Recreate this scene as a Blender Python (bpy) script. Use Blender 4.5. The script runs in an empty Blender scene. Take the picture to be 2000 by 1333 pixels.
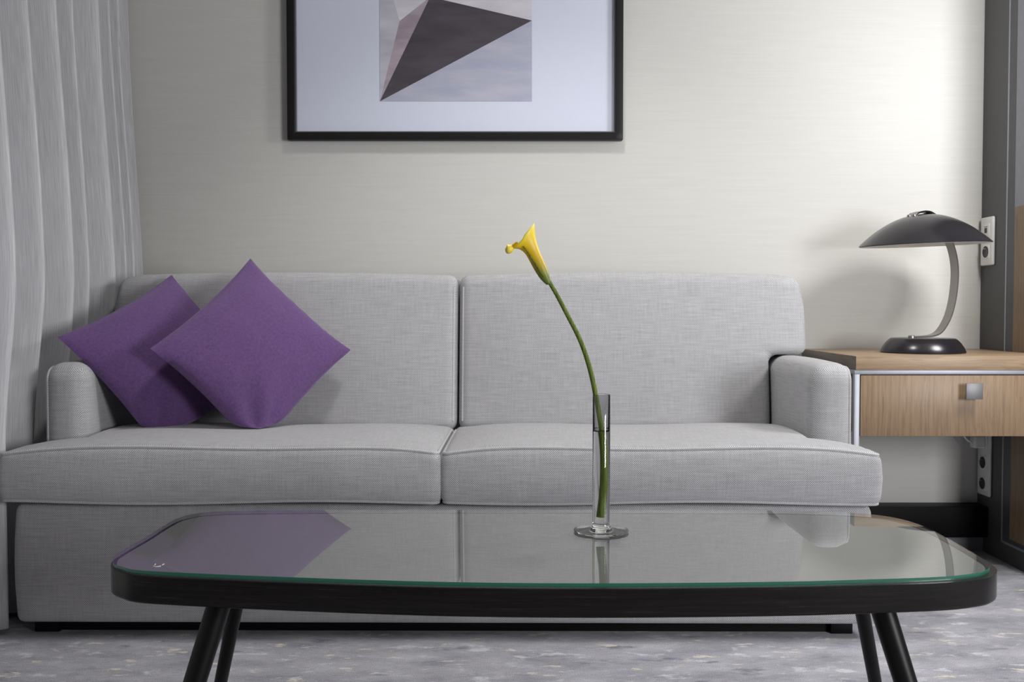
import bpy, bmesh, math, random
from mathutils import Vector, Matrix, noise
R = math.radians
S = bpy.context.scene
C = S.collection

# ---------------------------------------------------------------- camera
F = 1900.0                      # focal length in pixels of the 2000 px wide frame
PITCH = math.atan(60.5 / F)
CAM_Z = 0.82
cam = bpy.data.cameras.new('camera')
cam.sensor_width = 36.0
cam.lens = 36.0 * F / 2000.0
cam.clip_start = 0.05
cam_ob = bpy.data.objects.new('camera', cam)
C.objects.link(cam_ob)
cam_ob.location = (0, 0, CAM_Z)
cam_ob.rotation_euler = (math.pi / 2 - PITCH, 0, 0)
S.camera = cam_ob

# ---------------------------------------------------------------- world, lights, exposure
w = bpy.data.worlds.new('world')
S.world = w
w.use_nodes = True
w.node_tree.nodes['Background'].inputs[0].default_value = (0.93, 0.95, 1.0, 1)
w.node_tree.nodes['Background'].inputs[1].default_value = 0.045

def lamp(name, kind, loc, energy, color=(1, 1, 1), target=None, **kw):
    d = bpy.data.lights.new(name, kind)
    d.energy = energy
    d.color = color
    for k, v in kw.items():
        setattr(d, k, v)
    o = bpy.data.objects.new(name, d)
    C.objects.link(o)
    o.location = loc
    if target:
        o.rotation_euler = (Vector(target) - Vector(loc)).to_track_quat('-Z', 'Y').to_euler()
    return o

lamp('reading_light', 'POINT', (1.61, 2.30, 1.56), 52, (1.0, 0.99, 0.985), shadow_soft_size=0.19)
lamp('window_light', 'AREA', (2.3, -0.3, 1.05), 66, (0.97, 0.98, 1.0), target=(-0.2, 2.7, 0.6),
     shape='RECTANGLE', size=0.8, size_y=0.9)
lamp('ceiling_spot', 'SPOT', (0.05, 2.25, 2.62), 88, (1.0, 0.99, 0.975), target=(0.05, 2.5, 0.0),
     spot_size=R(100), spot_blend=0.9, shadow_soft_size=0.12)

S.view_settings.view_transform = 'Standard'
S.view_settings.look = 'None'
S.view_settings.exposure = 0.0
S.view_settings.gamma = 1.0
S.view_settings.use_curve_mapping = False
S.cycles.use_denoising = True
S.cycles.max_bounces = 12
S.cycles.transparent_max_bounces = 16
S.cycles.transmission_bounces = 10
S.cycles.caustics_reflective = False
S.cycles.sample_clamp_indirect = 4.0

# ---------------------------------------------------------------- helpers: measuring
def at(px, py, Y):
    """world point on the plane at depth Y seen at photo pixel (px, py)"""
    dx, dy = (px - 1000) / F, (666.5 - py) / F
    t = Y / (math.cos(PITCH) + dy * math.sin(PITCH))
    return Vector((dx * t, Y, CAM_Z + t * (dy * math.cos(PITCH) - math.sin(PITCH))))

def on_z(px, py, Z):
    dx, dy = (px - 1000) / F, (666.5 - py) / F
    t = (Z - CAM_Z) / (dy * math.cos(PITCH) - math.sin(PITCH))
    return Vector((dx * t, t * (math.cos(PITCH) + dy * math.sin(PITCH)), Z))

def smooth01(t):
    t = max(0.0, min(1.0, t))
    return t * t * (3 - 2 * t)

# ---------------------------------------------------------------- helpers: objects
ORIGIN = {}

def tag(o, label=None, cat=None, group=None, kind=None):
    if label: o['label'] = label
    if cat: o['category'] = cat
    if group: o['group'] = group
    if kind: o['kind'] = kind
    return o

def thing(name, loc, label, cat, group=None, kind=None):
    o = bpy.data.objects.new(name, None)
    o.empty_display_size = 0.05
    C.objects.link(o)
    o.location = loc
    ORIGIN[o.name] = Vector(loc)
    return tag(o, label, cat, group, kind)

def build(name, bm, mat, parent=None, origin=None, angle=35, uv=True, mats=None):
    """links the bmesh (world coordinates) as one mesh object"""
    if parent is not None:
        org = ORIGIN[parent.name]
    else:
        org = Vector(origin) if origin is not None else Vector((0, 0, 0))
    bmesh.ops.remove_doubles(bm, verts=bm.verts, dist=1e-6)
    if angle is not None:
        bmesh.ops.recalc_face_normals(bm, faces=bm.faces)
    if uv:
        lay = bm.loops.layers.uv.verify()
        for f in bm.faces:
            n = f.normal
            ax = max(range(3), key=lambda i: abs(n[i]))
            for l in f.loops:
                p = l.vert.co
                l[lay].uv = (p.y, p.z) if ax == 0 else ((p.x, p.z) if ax == 1 else (p.x, p.y))
    bmesh.ops.translate(bm, verts=bm.verts, vec=-org)
    me = bpy.data.meshes.new(name)
    bm.to_mesh(me)
    bm.free()
    for m in (mats or [mat]):
        me.materials.append(m)
    me.shade_smooth()
    if angle is not None:
        me.set_sharp_from_angle(angle=R(angle))
    o = bpy.data.objects.new(name, me)
    C.objects.link(o)
    if parent is not None:
        o.parent = parent
    else:
        o.location = org
    ORIGIN[o.name] = org
    return o

def lines(a, b, step, edge=0.0, extra=()):
    pts = {a, b}
    if edge:
        pts |= {a + edge, b - edge}
    for e in extra:
        pts |= {e, e - edge, e + edge} if edge else {e}
    base = sorted(p for p in pts if a - 1e-9 <= p <= b + 1e-9)
    out = [base[0]]
    for p, q in zip(base, base[1:]):
        n = max(1, int(round((q - p) / step)))
        for i in range(1, n + 1):
            out.append(p + (q - p) * i / n)
    res = [out[0]]
    for p in out[1:]:
        if p - res[-1] > 1e-5:
            res.append(p)
    return res

def block(bm, xs, ys, zs, inside=None, bevel=0.0, seg=3, deform=None, ang=60):
    """surface of a set of grid cells, its sharp edges rounded, then deformed"""
    tmp = bmesh.new()
    V = {}
    def v(i, j, k):
        if (i, j, k) not in V:
            V[(i, j, k)] = tmp.verts.new((xs[i], ys[j], zs[k]))
        return V[(i, j, k)]
    nx, ny, nz = len(xs) - 1, len(ys) - 1, len(zs) - 1
    def ins(i, j, k):
        if not (0 <= i < nx and 0 <= j < ny and 0 <= k < nz):
            return False
        if inside is None:
            return True
        return inside((xs[i] + xs[i + 1]) / 2, (ys[j] + ys[j + 1]) / 2, (zs[k] + zs[k + 1]) / 2)
    for i in range(nx):
        for j in range(ny):
            for k in range(nz):
                if not ins(i, j, k):
                    continue
                if not ins(i - 1, j, k): tmp.faces.new((v(i, j, k), v(i, j, k + 1), v(i, j + 1, k + 1), v(i, j + 1, k)))
                if not ins(i + 1, j, k): tmp.faces.new((v(i + 1, j, k), v(i + 1, j + 1, k), v(i + 1, j + 1, k + 1), v(i + 1, j, k + 1)))
                if not ins(i, j - 1, k): tmp.faces.new((v(i, j, k), v(i + 1, j, k), v(i + 1, j, k + 1), v(i, j, k + 1)))
                if not ins(i, j + 1, k): tmp.faces.new((v(i, j + 1, k), v(i, j + 1, k + 1), v(i + 1, j + 1, k + 1), v(i + 1, j + 1, k)))
                if not ins(i, j, k - 1): tmp.faces.new((v(i, j, k), v(i, j + 1, k), v(i + 1, j + 1, k), v(i + 1, j, k)))
                if not ins(i, j, k + 1): tmp.faces.new((v(i, j, k + 1), v(i + 1, j, k + 1), v(i + 1, j + 1, k + 1), v(i, j + 1, k + 1)))
    tmp.normal_update()
    if bevel > 0:
        es = [e for e in tmp.edges if len(e.link_faces) == 2 and e.calc_face_angle(0) > R(ang)]
        bmesh.ops.bevel(tmp, geom=es, offset=bevel, segments=seg, profile=0.5, affect='EDGES', clamp_overlap=True)
    if deform:
        for q in tmp.verts:
            q.co = deform(q.co.copy())
    me = bpy.data.meshes.new('t')
    tmp.to_mesh(me)
    tmp.free()
    bm.from_mesh(me)
    bpy.data.meshes.remove(me)

def box(bm, x0, x1, y0, y1, z0, z1, bevel=0.0, seg=2):
    block(bm, [x0, x1], [y0, y1], [z0, z1], bevel=bevel, seg=seg)

def tube(bm, pts, rad, n=10, caps=True, squash=None):
    pts = [Vector(p) for p in pts]
    if not isinstance(rad, (list, tuple)):
        rad = [rad] * len(pts)
    rings = []
    up = None
    for i, p in enumerate(pts):
        d = (pts[min(i + 1, len(pts) - 1)] - pts[max(i - 1, 0)]).normalized()
        if up is None:
            up = Vector((0, 1, 0)) if abs(d.y) < 0.9 else Vector((1, 0, 0))
        a = (up - d * up.dot(d)).normalized()
        up = a
        b = d.cross(a)
        rings.append([bm.verts.new(p + (a * math.cos(2 * math.pi * k / n) + b * math.sin(2 * math.pi * k / n)) * rad[i]) for k in range(n)])
    for r0, r1 in zip(rings, rings[1:]):
        for k in range(n):
            bm.faces.new((r0[k], r0[(k + 1) % n], r1[(k + 1) % n], r1[k]))
    if caps:
        bm.faces.new(rings[0][::-1])
        bm.faces.new(rings[-1])

def lathe(bm, prof, c, n=48, mtx=None, closed=False):
    """revolves (radius, z) points about the vertical axis through c"""
    rings = []
    for r, z in prof:
        if r < 1e-6:
            rings.append([bm.verts.new((0, 0, z))])
        else:
            rings.append([bm.verts.new((r * math.cos(2 * math.pi * k / n), r * math.sin(2 * math.pi * k / n), z)) for k in range(n)])
    pairs = list(zip(rings, rings[1:]))
    if closed:
        pairs.append((rings[-1], rings[0]))
    for a, b in pairs:
        for k in range(n):
            k2 = (k + 1) % n
            if len(a) == 1 and len(b) == 1: continue
            if len(a) == 1: bm.faces.new((a[0], b[k2], b[k]))
            elif len(b) == 1: bm.faces.new((a[k], a[k2], b[0]))
            else: bm.faces.new((a[k], a[k2], b[k2], b[k]))
    vs = [q for r in rings for q in r]
    for q in vs:
        if mtx: q.co = mtx @ q.co
        q.co += Vector(c)

def catmull(pts, n=8):
    pts = [Vector(p) for p in pts]
    out = []
    P = [pts[0] * 2 - pts[1]] + pts + [pts[-1] * 2 - pts[-2]]
    for i in range(1, len(P) - 2):
        p0, p1, p2, p3 = P[i - 1:i + 3]
        for k in range(n):
            t = k / n
            out.append(0.5 * (2 * p1 + (p2 - p0) * t + (2 * p0 - 5 * p1 + 4 * p2 - p3) * t * t + (3 * p1 - p0 - 3 * p2 + p3) * t ** 3))
    out.append(pts[-1])
    return out

def ribbon(bm, path, side, width, thick):
    """flat bar swept along path; side is the direction of its width"""
    side = Vector(side).normalized()
    rings = []
    path = [Vector(p) for p in path]
    for i, p in enumerate(path):
        d = (path[min(i + 1, len(path) - 1)] - path[max(i - 1, 0)]).normalized()
        nrm = d.cross(side).normalized()
        wv, tv = side * width / 2, nrm * thick / 2
        rings.append([bm.verts.new(p + q) for q in (wv + tv, -wv + tv, -wv - tv, wv - tv)])
    for a, b in zip(rings, rings[1:]):
        for k in range(4):
            bm.faces.new((a[k], a[(k + 1) % 4], b[(k + 1) % 4], b[k]))
    bm.faces.new(rings[0][::-1])
    bm.faces.new(rings[-1])

def prism(bm, outline, z0, z1, bevel_top=0.0, bevel_bottom=0.0, seg=3):
    n = len(outline)
    tmp = bmesh.new()
    lo = [tmp.verts.new((p[0], p[1], z0)) for p in outline]
    hi = [tmp.verts.new((p[0], p[1], z1)) for p in outline]
    tmp.faces.new(lo[::-1]); top = tmp.faces.new(hi)
    for k in range(n):
        tmp.faces.new((lo[k], lo[(k + 1) % n], hi[(k + 1) % n], hi[k]))
    tmp.edges.ensure_lookup_table()
    for zz, bv in ((z1, bevel_top), (z0, bevel_bottom)):
        if bv > 0:
            es = [e for e in tmp.edges if all(abs(q.co.z - zz) < 1e-7 for q in e.verts)]
            bmesh.ops.bevel(tmp, geom=es, offset=bv, segments=seg, profile=0.5, affect='EDGES', clamp_overlap=True)
    me = bpy.data.meshes.new('t'); tmp.to_mesh(me); tmp.free()
    bm.from_mesh(me); bpy.data.meshes.remove(me)

# ---------------------------------------------------------------- helpers: materials
def srgb(r, g, b):
    f = lambda c: (c / 255) / 12.92 if c / 255 <= 0.04045 else ((c / 255 + 0.055) / 1.055) ** 2.4
    return (f(r), f(g), f(b), 1)

class NT:
    def __init__(self, name):
        self.m = bpy.data.materials.new(name)
        self.m.use_nodes = True
        self.t = self.m.node_tree
        self.n = self.t.nodes
        self.bsdf = self.n['Principled BSDF']
    def add(self, typ, **kw):
        o = self.n.new(typ)
        for k, v in kw.items():
            setattr(o, k, v)
        return o
    def link(self, a, b):
        self.t.links.new(a, b)
    def val(self, sock, v):
        if hasattr(v, 'is_output'):
            self.link(v, sock)
        else:
            sock.default_value = v
    def math(self, op, a, b=0.0, c=None):
        o = self.add('ShaderNodeMath', operation=op)
        self.val(o.inputs[0], a); self.val(o.inputs[1], b)
        if c is not None: self.val(o.inputs[2], c)
        return o.outputs[0]
    def noise(self, vec, scale, detail=3, rough=0.5):
        o = self.add('ShaderNodeTexNoise')
        o.inputs['Scale'].default_value = scale
        o.inputs['Detail'].default_value = detail
        o.inputs['Roughness'].default_value = rough
        self.link(vec, o.inputs['Vector'])
        return o.outputs['Fac']
    def mapping(self, vec, scale=(1, 1, 1), rot=(0, 0, 0), loc=(0, 0, 0)):
        o = self.add('ShaderNodeMapping')
        o.inputs['Scale'].default_value = scale
        o.inputs['Rotation'].default_value = rot
        o.inputs['Location'].default_value = loc
        self.link(vec, o.inputs['Vector'])
        return o.outputs['Vector']
    def coord(self, which='Object'):
        return self.add('ShaderNodeTexCoord').outputs[which]
    def ramp(self, fac, stops):
        o = self.add('ShaderNodeValToRGB')
        cr = o.color_ramp
        while len(cr.elements) < len(stops):
            cr.elements.new(0.5)
        for e, (p, c) in zip(cr.elements, stops):
            e.position = p; e.color = c
        self.link(fac, o.inputs['Fac'])
        return o.outputs['Color']
    def mix(self, fac, a, b, blend='MIX'):
        o = self.add('ShaderNodeMix', data_type='RGBA', blend_type=blend)
        self.val(o.inputs['Factor'], fac)
        self.val(o.inputs[6], a); self.val(o.inputs[7], b)
        return o.outputs[2]
    def bump(self, height, strength=0.3, dist=0.001):
        o = self.add('ShaderNodeBump')
        o.inputs['Strength'].default_value = strength
        o.inputs['Distance'].default_value = dist
        self.link(height, o.inputs['Height'])
        self.link(o.outputs['Normal'], self.bsdf.inputs['Normal'])
    def set(self, **kw):
        for k, v in kw.items():
            self.val(self.bsdf.inputs[k.replace('_', ' ')], v)
        return self

def plain(name, col, rough=0.5, metal=0.0, spec=0.5, grain=0.04, gscale=30):
    t = NT(name)
    n = t.noise(t.coord(), gscale, 4)
    a = tuple(c * (1 - grain) for c in col[:3]) + (1,)
    b = tuple(min(1, c * (1 + grain)) for c in col[:3]) + (1,)
    t.set(Base_Color=t.ramp(n, [(0.3, a), (0.7, b)]), Roughness=rough, Metallic=metal, Specular_IOR_Level=spec)
    return t.m

def weave_fabric(name, dark, light, period, slub=0.06, bump=0.5, sheen=0.15, streak=(14, 260)):
    t = NT(name)
    uv = t.coord('UV')
    sep = t.add('ShaderNodeSeparateXYZ'); t.link(uv, sep.inputs[0])
    k = 2 * math.pi / period
    su = t.math('SINE', t.math('MULTIPLY', sep.outputs[0], k))
    sv = t.math('SINE', t.math('MULTIPLY', sep.outputs[1], k))
    wv = t.math('MULTIPLY_ADD', t.math('MULTIPLY', su, sv), 0.5, 0.5)
    n1 = t.noise(t.mapping(uv, (streak[0], streak[1], 1)), 1.0, 2)
    n2 = t.noise(t.mapping(uv, (streak[1], streak[0], 1)), 1.0, 2)
    nn = t.math('ADD', n1, t.math('MULTIPLY', n2, 0.6))
    f = t.math('ADD', wv, t.math('MULTIPLY', t.math('SUBTRACT', nn, 0.8), slub * 8))
    col = t.ramp(f, [(0.05, dark), (0.95, light)])
    t.set(Base_Color=col, Roughness=0.95, Specular_IOR_Level=0.15, Sheen_Weight=sheen, Sheen_Roughness=0.5)
    t.bump(f, bump, 0.0012)
    return t.m

def oak(name, dark, light, direction):
    t = NT(name)
    co = t.coord('Object')
    sc = {'x': (4, 150, 150), 'z': (150, 150, 4), 'y': (150, 4, 150)}[direction]
    wob = t.noise(t.mapping(co, tuple(6 if s < 10 else 14 for s in sc)), 1.0, 2)
    off = t.add('ShaderNodeVectorMath', operation='ADD')
    t.link(t.mapping(co, sc), off.inputs[0])
    cmb = t.add('ShaderNodeCombineXYZ')
    for q in range(3): t.link(t.math('MULTIPLY', wob, 3.0), cmb.inputs[q])
    t.link(cmb.outputs[0], off.inputs[1])
    g = t.noise(off.outputs[0], 1.0, 3, 0.55)
    fine = t.noise(t.mapping(co, tuple(s * 6 for s in sc)), 1.0, 2)
    f = t.math('ADD', t.math('MULTIPLY', g, 0.7), t.math('MULTIPLY', fine, 0.3))
    t.set(Base_Color=t.ramp(f, [(0.34, dark), (0.5, tuple((a * .45 + b * .55) for a, b in zip(dark, light))), (0.66, light)]),
          Roughness=0.42, Specular_IOR_Level=0.4)
    t.bump(f, 0.12, 0.001)
    return t.m

M = {}
def mats():
    # wallpaper: warm grey, fine horizontal threads
    t = NT('wallpaper')
    co = t.coord()
    n = t.noise(t.mapping(co, (3, 3, 420)), 1.0, 3)
    n2 = t.noise(t.mapping(co, (6, 6, 90)), 1.0, 2)
    f = t.math('ADD', t.math('MULTIPLY', n, 0.6), t.math('MULTIPLY', n2, 0.4))
    t.set(Base_Color=t.ramp(f, [(0.35, (0.565, 0.555, 0.525, 1)), (0.65, (0.605, 0.595, 0.565, 1))]), Roughness=0.6, Specular_IOR_Level=0.25)
    t.bump(f, 0.12, 0.0008)
    M['wall'] = t.m
    # carpet
    t = NT('carpet')
    co = t.coord()
    base = t.noise(t.mapping(co, (5, 12, 1)), 1.0, 4, 0.6)
    col = t.ramp(base, [(0.32, srgb(150, 149, 157)), (0.5, srgb(172, 171, 177)), (0.68, srgb(190, 189, 195))])
    streak = t.noise(t.mapping(co, (40, 330, 1)), 1.0, 3)
    col = t.mix(0.45, col, t.ramp(streak, [(0.3, srgb(110, 110, 118)), (0.7, srgb(214, 213, 218))]), 'SOFT_LIGHT')
    dk = t.noise(t.mapping(co, (5, 15, 1), loc=(3.1, 7.7, 0)), 1.0, 5, 0.66)
    col = t.mix(t.ramp(dk, [(0.59, (0, 0, 0, 1)), (0.68, (0.7, 0.7, 0.7, 1))]), col, srgb(108, 107, 122))
    wh = t.noise(t.mapping(co, (11, 22, 1), loc=(11.4, 2.2, 0)), 1.0, 5, 0.68)
    col = t.mix(t.ramp(wh, [(0.57, (0, 0, 0, 1)), (0.66, (0.75, 0.75, 0.75, 1))]), col, srgb(216, 216, 222))
    cr = t.noise(t.mapping(co, (9, 26, 1), loc=(5.7, 21.2, 0)), 1.0, 5, 0.68)
    col = t.mix(t.ramp(cr, [(0.60, (0, 0, 0, 1)), (0.66, (0.85, 0.85, 0.85, 1))]), col, srgb(226, 218, 200))
    fine = t.noise(t.mapping(co, (420, 700, 500)), 1.0, 2)
    col = t.mix(0.55, col, t.ramp(fine, [(0.3, (0.2, 0.2, 0.2, 1)), (0.7, (0.82, 0.82, 0.82, 1))]), 'OVERLAY')
    t.set(Base_Color=col, Roughness=1.0, Specular_IOR_Level=0.05, Sheen_Weight=0.1)
    t.bump(fine, 0.7, 0.003)
    M['carpet'] = t.m
    M['sofa'] = weave_fabric('grey_weave', srgb(104, 103, 106), srgb(214, 213, 215), 0.0047, 0.045)
    M['welt'] = weave_fabric('grey_weave_welt', srgb(130, 129, 132), srgb(222, 221, 223), 0.0047, 0.05)
    # curtain: pale grey with fine vertical threads
    t = NT('curtain_cloth')
    uv = t.coord('UV')
    n = t.noise(t.mapping(uv, (520, 9, 1)), 1.0, 3)
    n2 = t.noise(t.mapping(uv, (900, 900, 1)), 1.0, 2)
    f = t.math('ADD', t.math('MULTIPLY', n, 0.7), t.math('MULTIPLY', n2, 0.3))
    t.set(Base_Color=t.ramp(f, [(0.33, srgb(176, 175, 178)), (0.67, srgb(212, 211, 214))]), Roughness=0.85, Specular_IOR_Level=0.2, Sheen_Weight=0.2)
    t.bump(f, 0.3, 0.0008)
    M['curtain'] = t.m
    # purple felted cloth
    t = NT('purple_cloth')
    co = t.coord()
    n = t.noise(co, 900, 2)
    n2 = t.noise(co, 140, 4)
    f = t.math('ADD', t.math('MULTIPLY', n, 0.5), t.math('MULTIPLY', n2, 0.5))
    t.set(Base_Color=t.ramp(f, [(0.3, srgb(78, 54, 96)), (0.7, srgb(104, 76, 124))]), Roughness=0.95, Specular_IOR_Level=0.12, Sheen_Weight=0.35, Sheen_Roughness=0.6)
    t.set(Sheen_Tint=(0.75, 0.6, 0.9, 1))
    t.bump(f, 0.5, 0.0015)
    M['purple'] = t.m
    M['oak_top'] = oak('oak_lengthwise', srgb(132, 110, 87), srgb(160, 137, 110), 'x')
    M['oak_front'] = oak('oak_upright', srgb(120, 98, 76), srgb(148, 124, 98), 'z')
    M['oak_side'] = oak('oak_shaded', srgb(92, 84, 76), srgb(116, 106, 96), 'y')  # same oak, darkened and greyed: shade of the desktop's end in the colour
    # black stained ash
    t = NT('black_ash')
    co = t.coord()
    n = t.noise(t.mapping(co, (8, 8, 240)), 1.0, 4, 0.6)
    t.set(Base_Color=t.ramp(n, [(0.35, (0.006, 0.005, 0.005, 1)), (0.62, (0.011, 0.009, 0.008, 1)), (0.72, (0.03, 0.024, 0.022, 1))]), Roughness=0.26, Specular_IOR_Level=0.25)
    t.bump(n, 0.25, 0.0006)
    M['ash'] = t.m
    M['leg'] = plain('black_lacquer', (0.006, 0.0055, 0.006, 1), 0.4, spec=0.22)
    M['table_panel'] = plain('grey_table_panel', srgb(122, 121, 121), 0.55, grain=0.02)
    M['charcoal'] = plain('charcoal_laminate', srgb(78, 78, 78), 0.45, grain=0.03)
    M['blue_black'] = plain('slate_laminate', srgb(70, 71, 78), 0.4)
    M['black'] = plain('black_paint', srgb(14, 14, 16), 0.5, spec=0.15)
    M['kick'] = plain('grey_plinth', srgb(120, 119, 124), 0.5)
    M['alu'] = plain('satin_aluminium', (0.36, 0.37, 0.41, 1), 0.5, 0.6)
    M['steel'] = plain('brushed_steel', (0.42, 0.40, 0.385, 1), 0.42, 1.0, gscale=200)
    M['knob'] = plain('satin_nickel', (0.2, 0.195, 0.2, 1), 0.5, 0.7)
    M['gunmetal'] = plain('gunmetal_lacquer', (0.020, 0.018, 0.022, 1), 0.24, 0.25, 0.55)
    M['white_enamel'] = plain('white_enamel', (0.82, 0.81, 0.78, 1), 0.4)
    M['white_plastic'] = plain('white_plastic', (0.78, 0.78, 0.75, 1), 0.35)
    M['grey_plastic'] = plain('grey_plastic', (0.25, 0.25, 0.26, 1), 0.4)
    M['socket_black'] = plain('socket_black', (0.012, 0.012, 0.012, 1), 0.3)
    M['frame'] = plain('black_frame_paint', (0.010, 0.010, 0.011, 1), 0.45, spec=0.25)
    M['frame_lip'] = plain('grey_frame_lip', (0.2, 0.2, 0.21, 1), 0.35, 0.5)
    M['mat'] = plain('pale_blue_mount', srgb(214, 218, 234), 0.8, grain=0.01)
    M['backpanel'] = plain('grey_glass_panel', srgb(128, 132, 142), 0.12)
    # painted facets of the print
    def paint(name, a, b, rot):
        t = NT(name)
        co = t.coord()
        n = t.noise(t.mapping(co, (5, 1, 22), rot=(0, rot, 0)), 1.0, 5, 0.6)
        t.set(Base_Color=t.ramp(n, [(0.3, a), (0.7, b)]), Roughness=0.6)
        return t.m
    M['p_dark'] = paint('paint_dark', srgb(60, 54, 60), srgb(82, 76, 86), 0.3)
    M['p_mauve'] = paint('paint_mauve', srgb(148, 134, 148), srgb(184, 170, 180), 1.1)
    M['p_white'] = paint('paint_white', srgb(200, 196, 208), srgb(224, 220, 226), 0.4)
    M['p_blue'] = paint('paint_blue', srgb(162, 168, 190), srgb(190, 188, 202), 0.55)
    M['p_grey'] = paint('paint_grey', srgb(176, 176, 190), srgb(206, 204, 212), 0.2)
    # sheet glass: part mirror, part see-through by angle
    def sheet(name, ior, tint, rough=0.0):
        t = NT(name)
        t.n.remove(t.bsdf)
        fr = t.add('ShaderNodeFresnel'); fr.inputs['IOR'].default_value = ior
        tr = t.add('ShaderNodeBsdfTransparent'); tr.inputs[0].default_value = tint
        gl = t.add('ShaderNodeBsdfGlossy'); gl.inputs['Roughness'].default_value = rough
        gl.inputs[0].default_value = (1, 1, 1, 1)
        mx = t.add('ShaderNodeMixShader')
        geo = t.add('ShaderNodeNewGeometry')
        front = t.math('SUBTRACT', 1.0, geo.outputs['Backfacing'])
        t.link(t.math('MULTIPLY', fr.outputs[0], front), mx.inputs[0]); t.link(tr.outputs[0], mx.inputs[1]); t.link(gl.outputs[0], mx.inputs[2])
        t.link(mx.outputs[0], t.n['Material Output'].inputs[0])
        return t.m
    M['sheet'] = sheet('table_glass', 2.2, (0.95, 0.965, 0.955, 1))
    M['pane'] = sheet('picture_glass', 1.25, (1, 1, 1, 1))
    t = NT('green_glass_edge')
    t.set(Base_Color=(0.02, 0.16, 0.10, 1), Roughness=0.15, Transmission_Weight=0.35, IOR=1.5)
    geo = t.add('ShaderNodeNewGeometry'); tr = t.add('ShaderNodeBsdfTransparent'); tr.inputs[0].default_value = (0.9, 0.95, 0.93, 1)
    mx = t.add('ShaderNodeMixShader'); t.link(geo.outputs['Backfacing'], mx.inputs[0]); t.link(t.bsdf.outputs[0], mx.inputs[1]); t.link(tr.outputs[0], mx.inputs[2])
    t.link(mx.outputs[0], t.n['Material Output'].inputs[0])
    M['glass_edge'] = t.m
    t = NT('clear_glass')
    t.set(Base_Color=(1, 1, 1, 1), Roughness=0.0, Transmission_Weight=1.0, IOR=1.47)
    M['glass'] = t.m
    t = NT('water')
    t.set(Base_Color=(0.98, 1, 0.99, 1), Roughness=0.0, Transmission_Weight=1.0, IOR=1.33)
    M['water'] = t.m
    # lily: colour runs from green foot to yellow mouth along the height of the bloom
    t = NT('lily_petal')
    att = t.add('ShaderNodeAttribute', attribute_name='along')
    n = t.noise(t.mapping(t.coord(), (300, 300, 60)), 1.0, 2)
    f = t.math('ADD', att.outputs['Fac'], t.math('MULTIPLY', t.math('SUBTRACT', n, 0.5), 0.12))
    t.set(Base_Color=t.ramp(f, [(0.0, (0.10, 0.16, 0.03, 1)), (0.18, (0.20, 0.24, 0.02, 1)), (0.42, (0.75, 0.47, 0.01, 1)), (0.8, (0.93, 0.66, 0.01, 1)), (1.0, (0.95, 0.78, 0.12, 1))]),
          Roughness=0.45, Subsurface_Weight=0.25, Subsurface_Radius=(0.004, 0.003, 0.001), Subsurface_Scale=1.0)
    M['petal'] = t.m
    t = NT('lily_stem')
    n = t.noise(t.mapping(t.coord(), (500, 500, 20)), 1.0, 2)
    t.set(Base_Color=t.ramp(n, [(0.3, (0.06, 0.10, 0.015, 1)), (0.7, (0.20, 0.26, 0.05, 1))]), Roughness=0.6, Specular_IOR_Level=0.2)
    M['stem'] = t.m
mats()

# ================================================================ the room
WALL_Y = 3.33
RX = 1.602                      # face of the dark side wall
def struct(o):
    o['kind'] = 'structure'
    return o

bm = bmesh.new(); box(bm, -1.74, 3.2, WALL_Y, WALL_Y + 0.12, 0, 2.7)
struct(build('wall_back', bm, M['wall']))
bm = bmesh.new(); box(bm, -1.74, -1.62, -1.0, WALL_Y, 0, 2.7)
struct(build('wall_left', bm, M['wall']))
bm = bmesh.new(); box(bm, -1.74, 3.2, -1.6, WALL_Y + 0.12, -0.06, 0.0)
struct(build('floor', bm, M['carpet']))
bm = bmesh.new(); box(bm, -1.74, 1.72, 0.6, WALL_Y + 0.12, 2.7, 2.8)
struct(build('ceiling', bm, M['wall']))
# dark side wall with a framed oak and glass panel
bm = bmesh.new(); box(bm, RX, RX + 0.12, 2.90, WALL_Y, 0, 2.7)
wr = struct(build('wall_right', bm, M['charcoal']))
FY = 3.158
bm = bmesh.new()
box(bm, RX - 0.004, RX, FY - 0.008, FY, 0.062, 2.6)
box(bm, RX - 0.004, RX, 2.90, FY - 0.008, 0.062, 0.070)
build('aluminium_profile', bm, M['alu'], wr)
bm = bmesh.new(); box(bm, RX - 0.003, RX, 2.90, FY - 0.008, 0.070, 2.6)
build('border_panel', bm, M['blue_black'], wr)
bm = bmesh.new(); box(bm, RX - 0.006, RX - 0.003, 2.915, 3.10, 0.085, 1.147)
build('oak_panel', bm, M['oak_front'], wr)
bm = bmesh.new(); box(bm, RX - 0.006, RX - 0.003, 2.915, 3.10, 1.147, 2.55)
build('glass_panel', bm, M['backpanel'], wr)
# black skirting box and plinth
bm = bmesh.new(); box(bm, -1.62, RX, 3.25, WALL_Y, 0.054, 0.158, 0.004)
struct(build('baseboard_back', bm, M['black']))
bm = bmesh.new(); box(bm, -1.62, RX, 3.285, WALL_Y, 0.0, 0.054)
struct(build('trim_1', bm, M['kick']))

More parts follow.
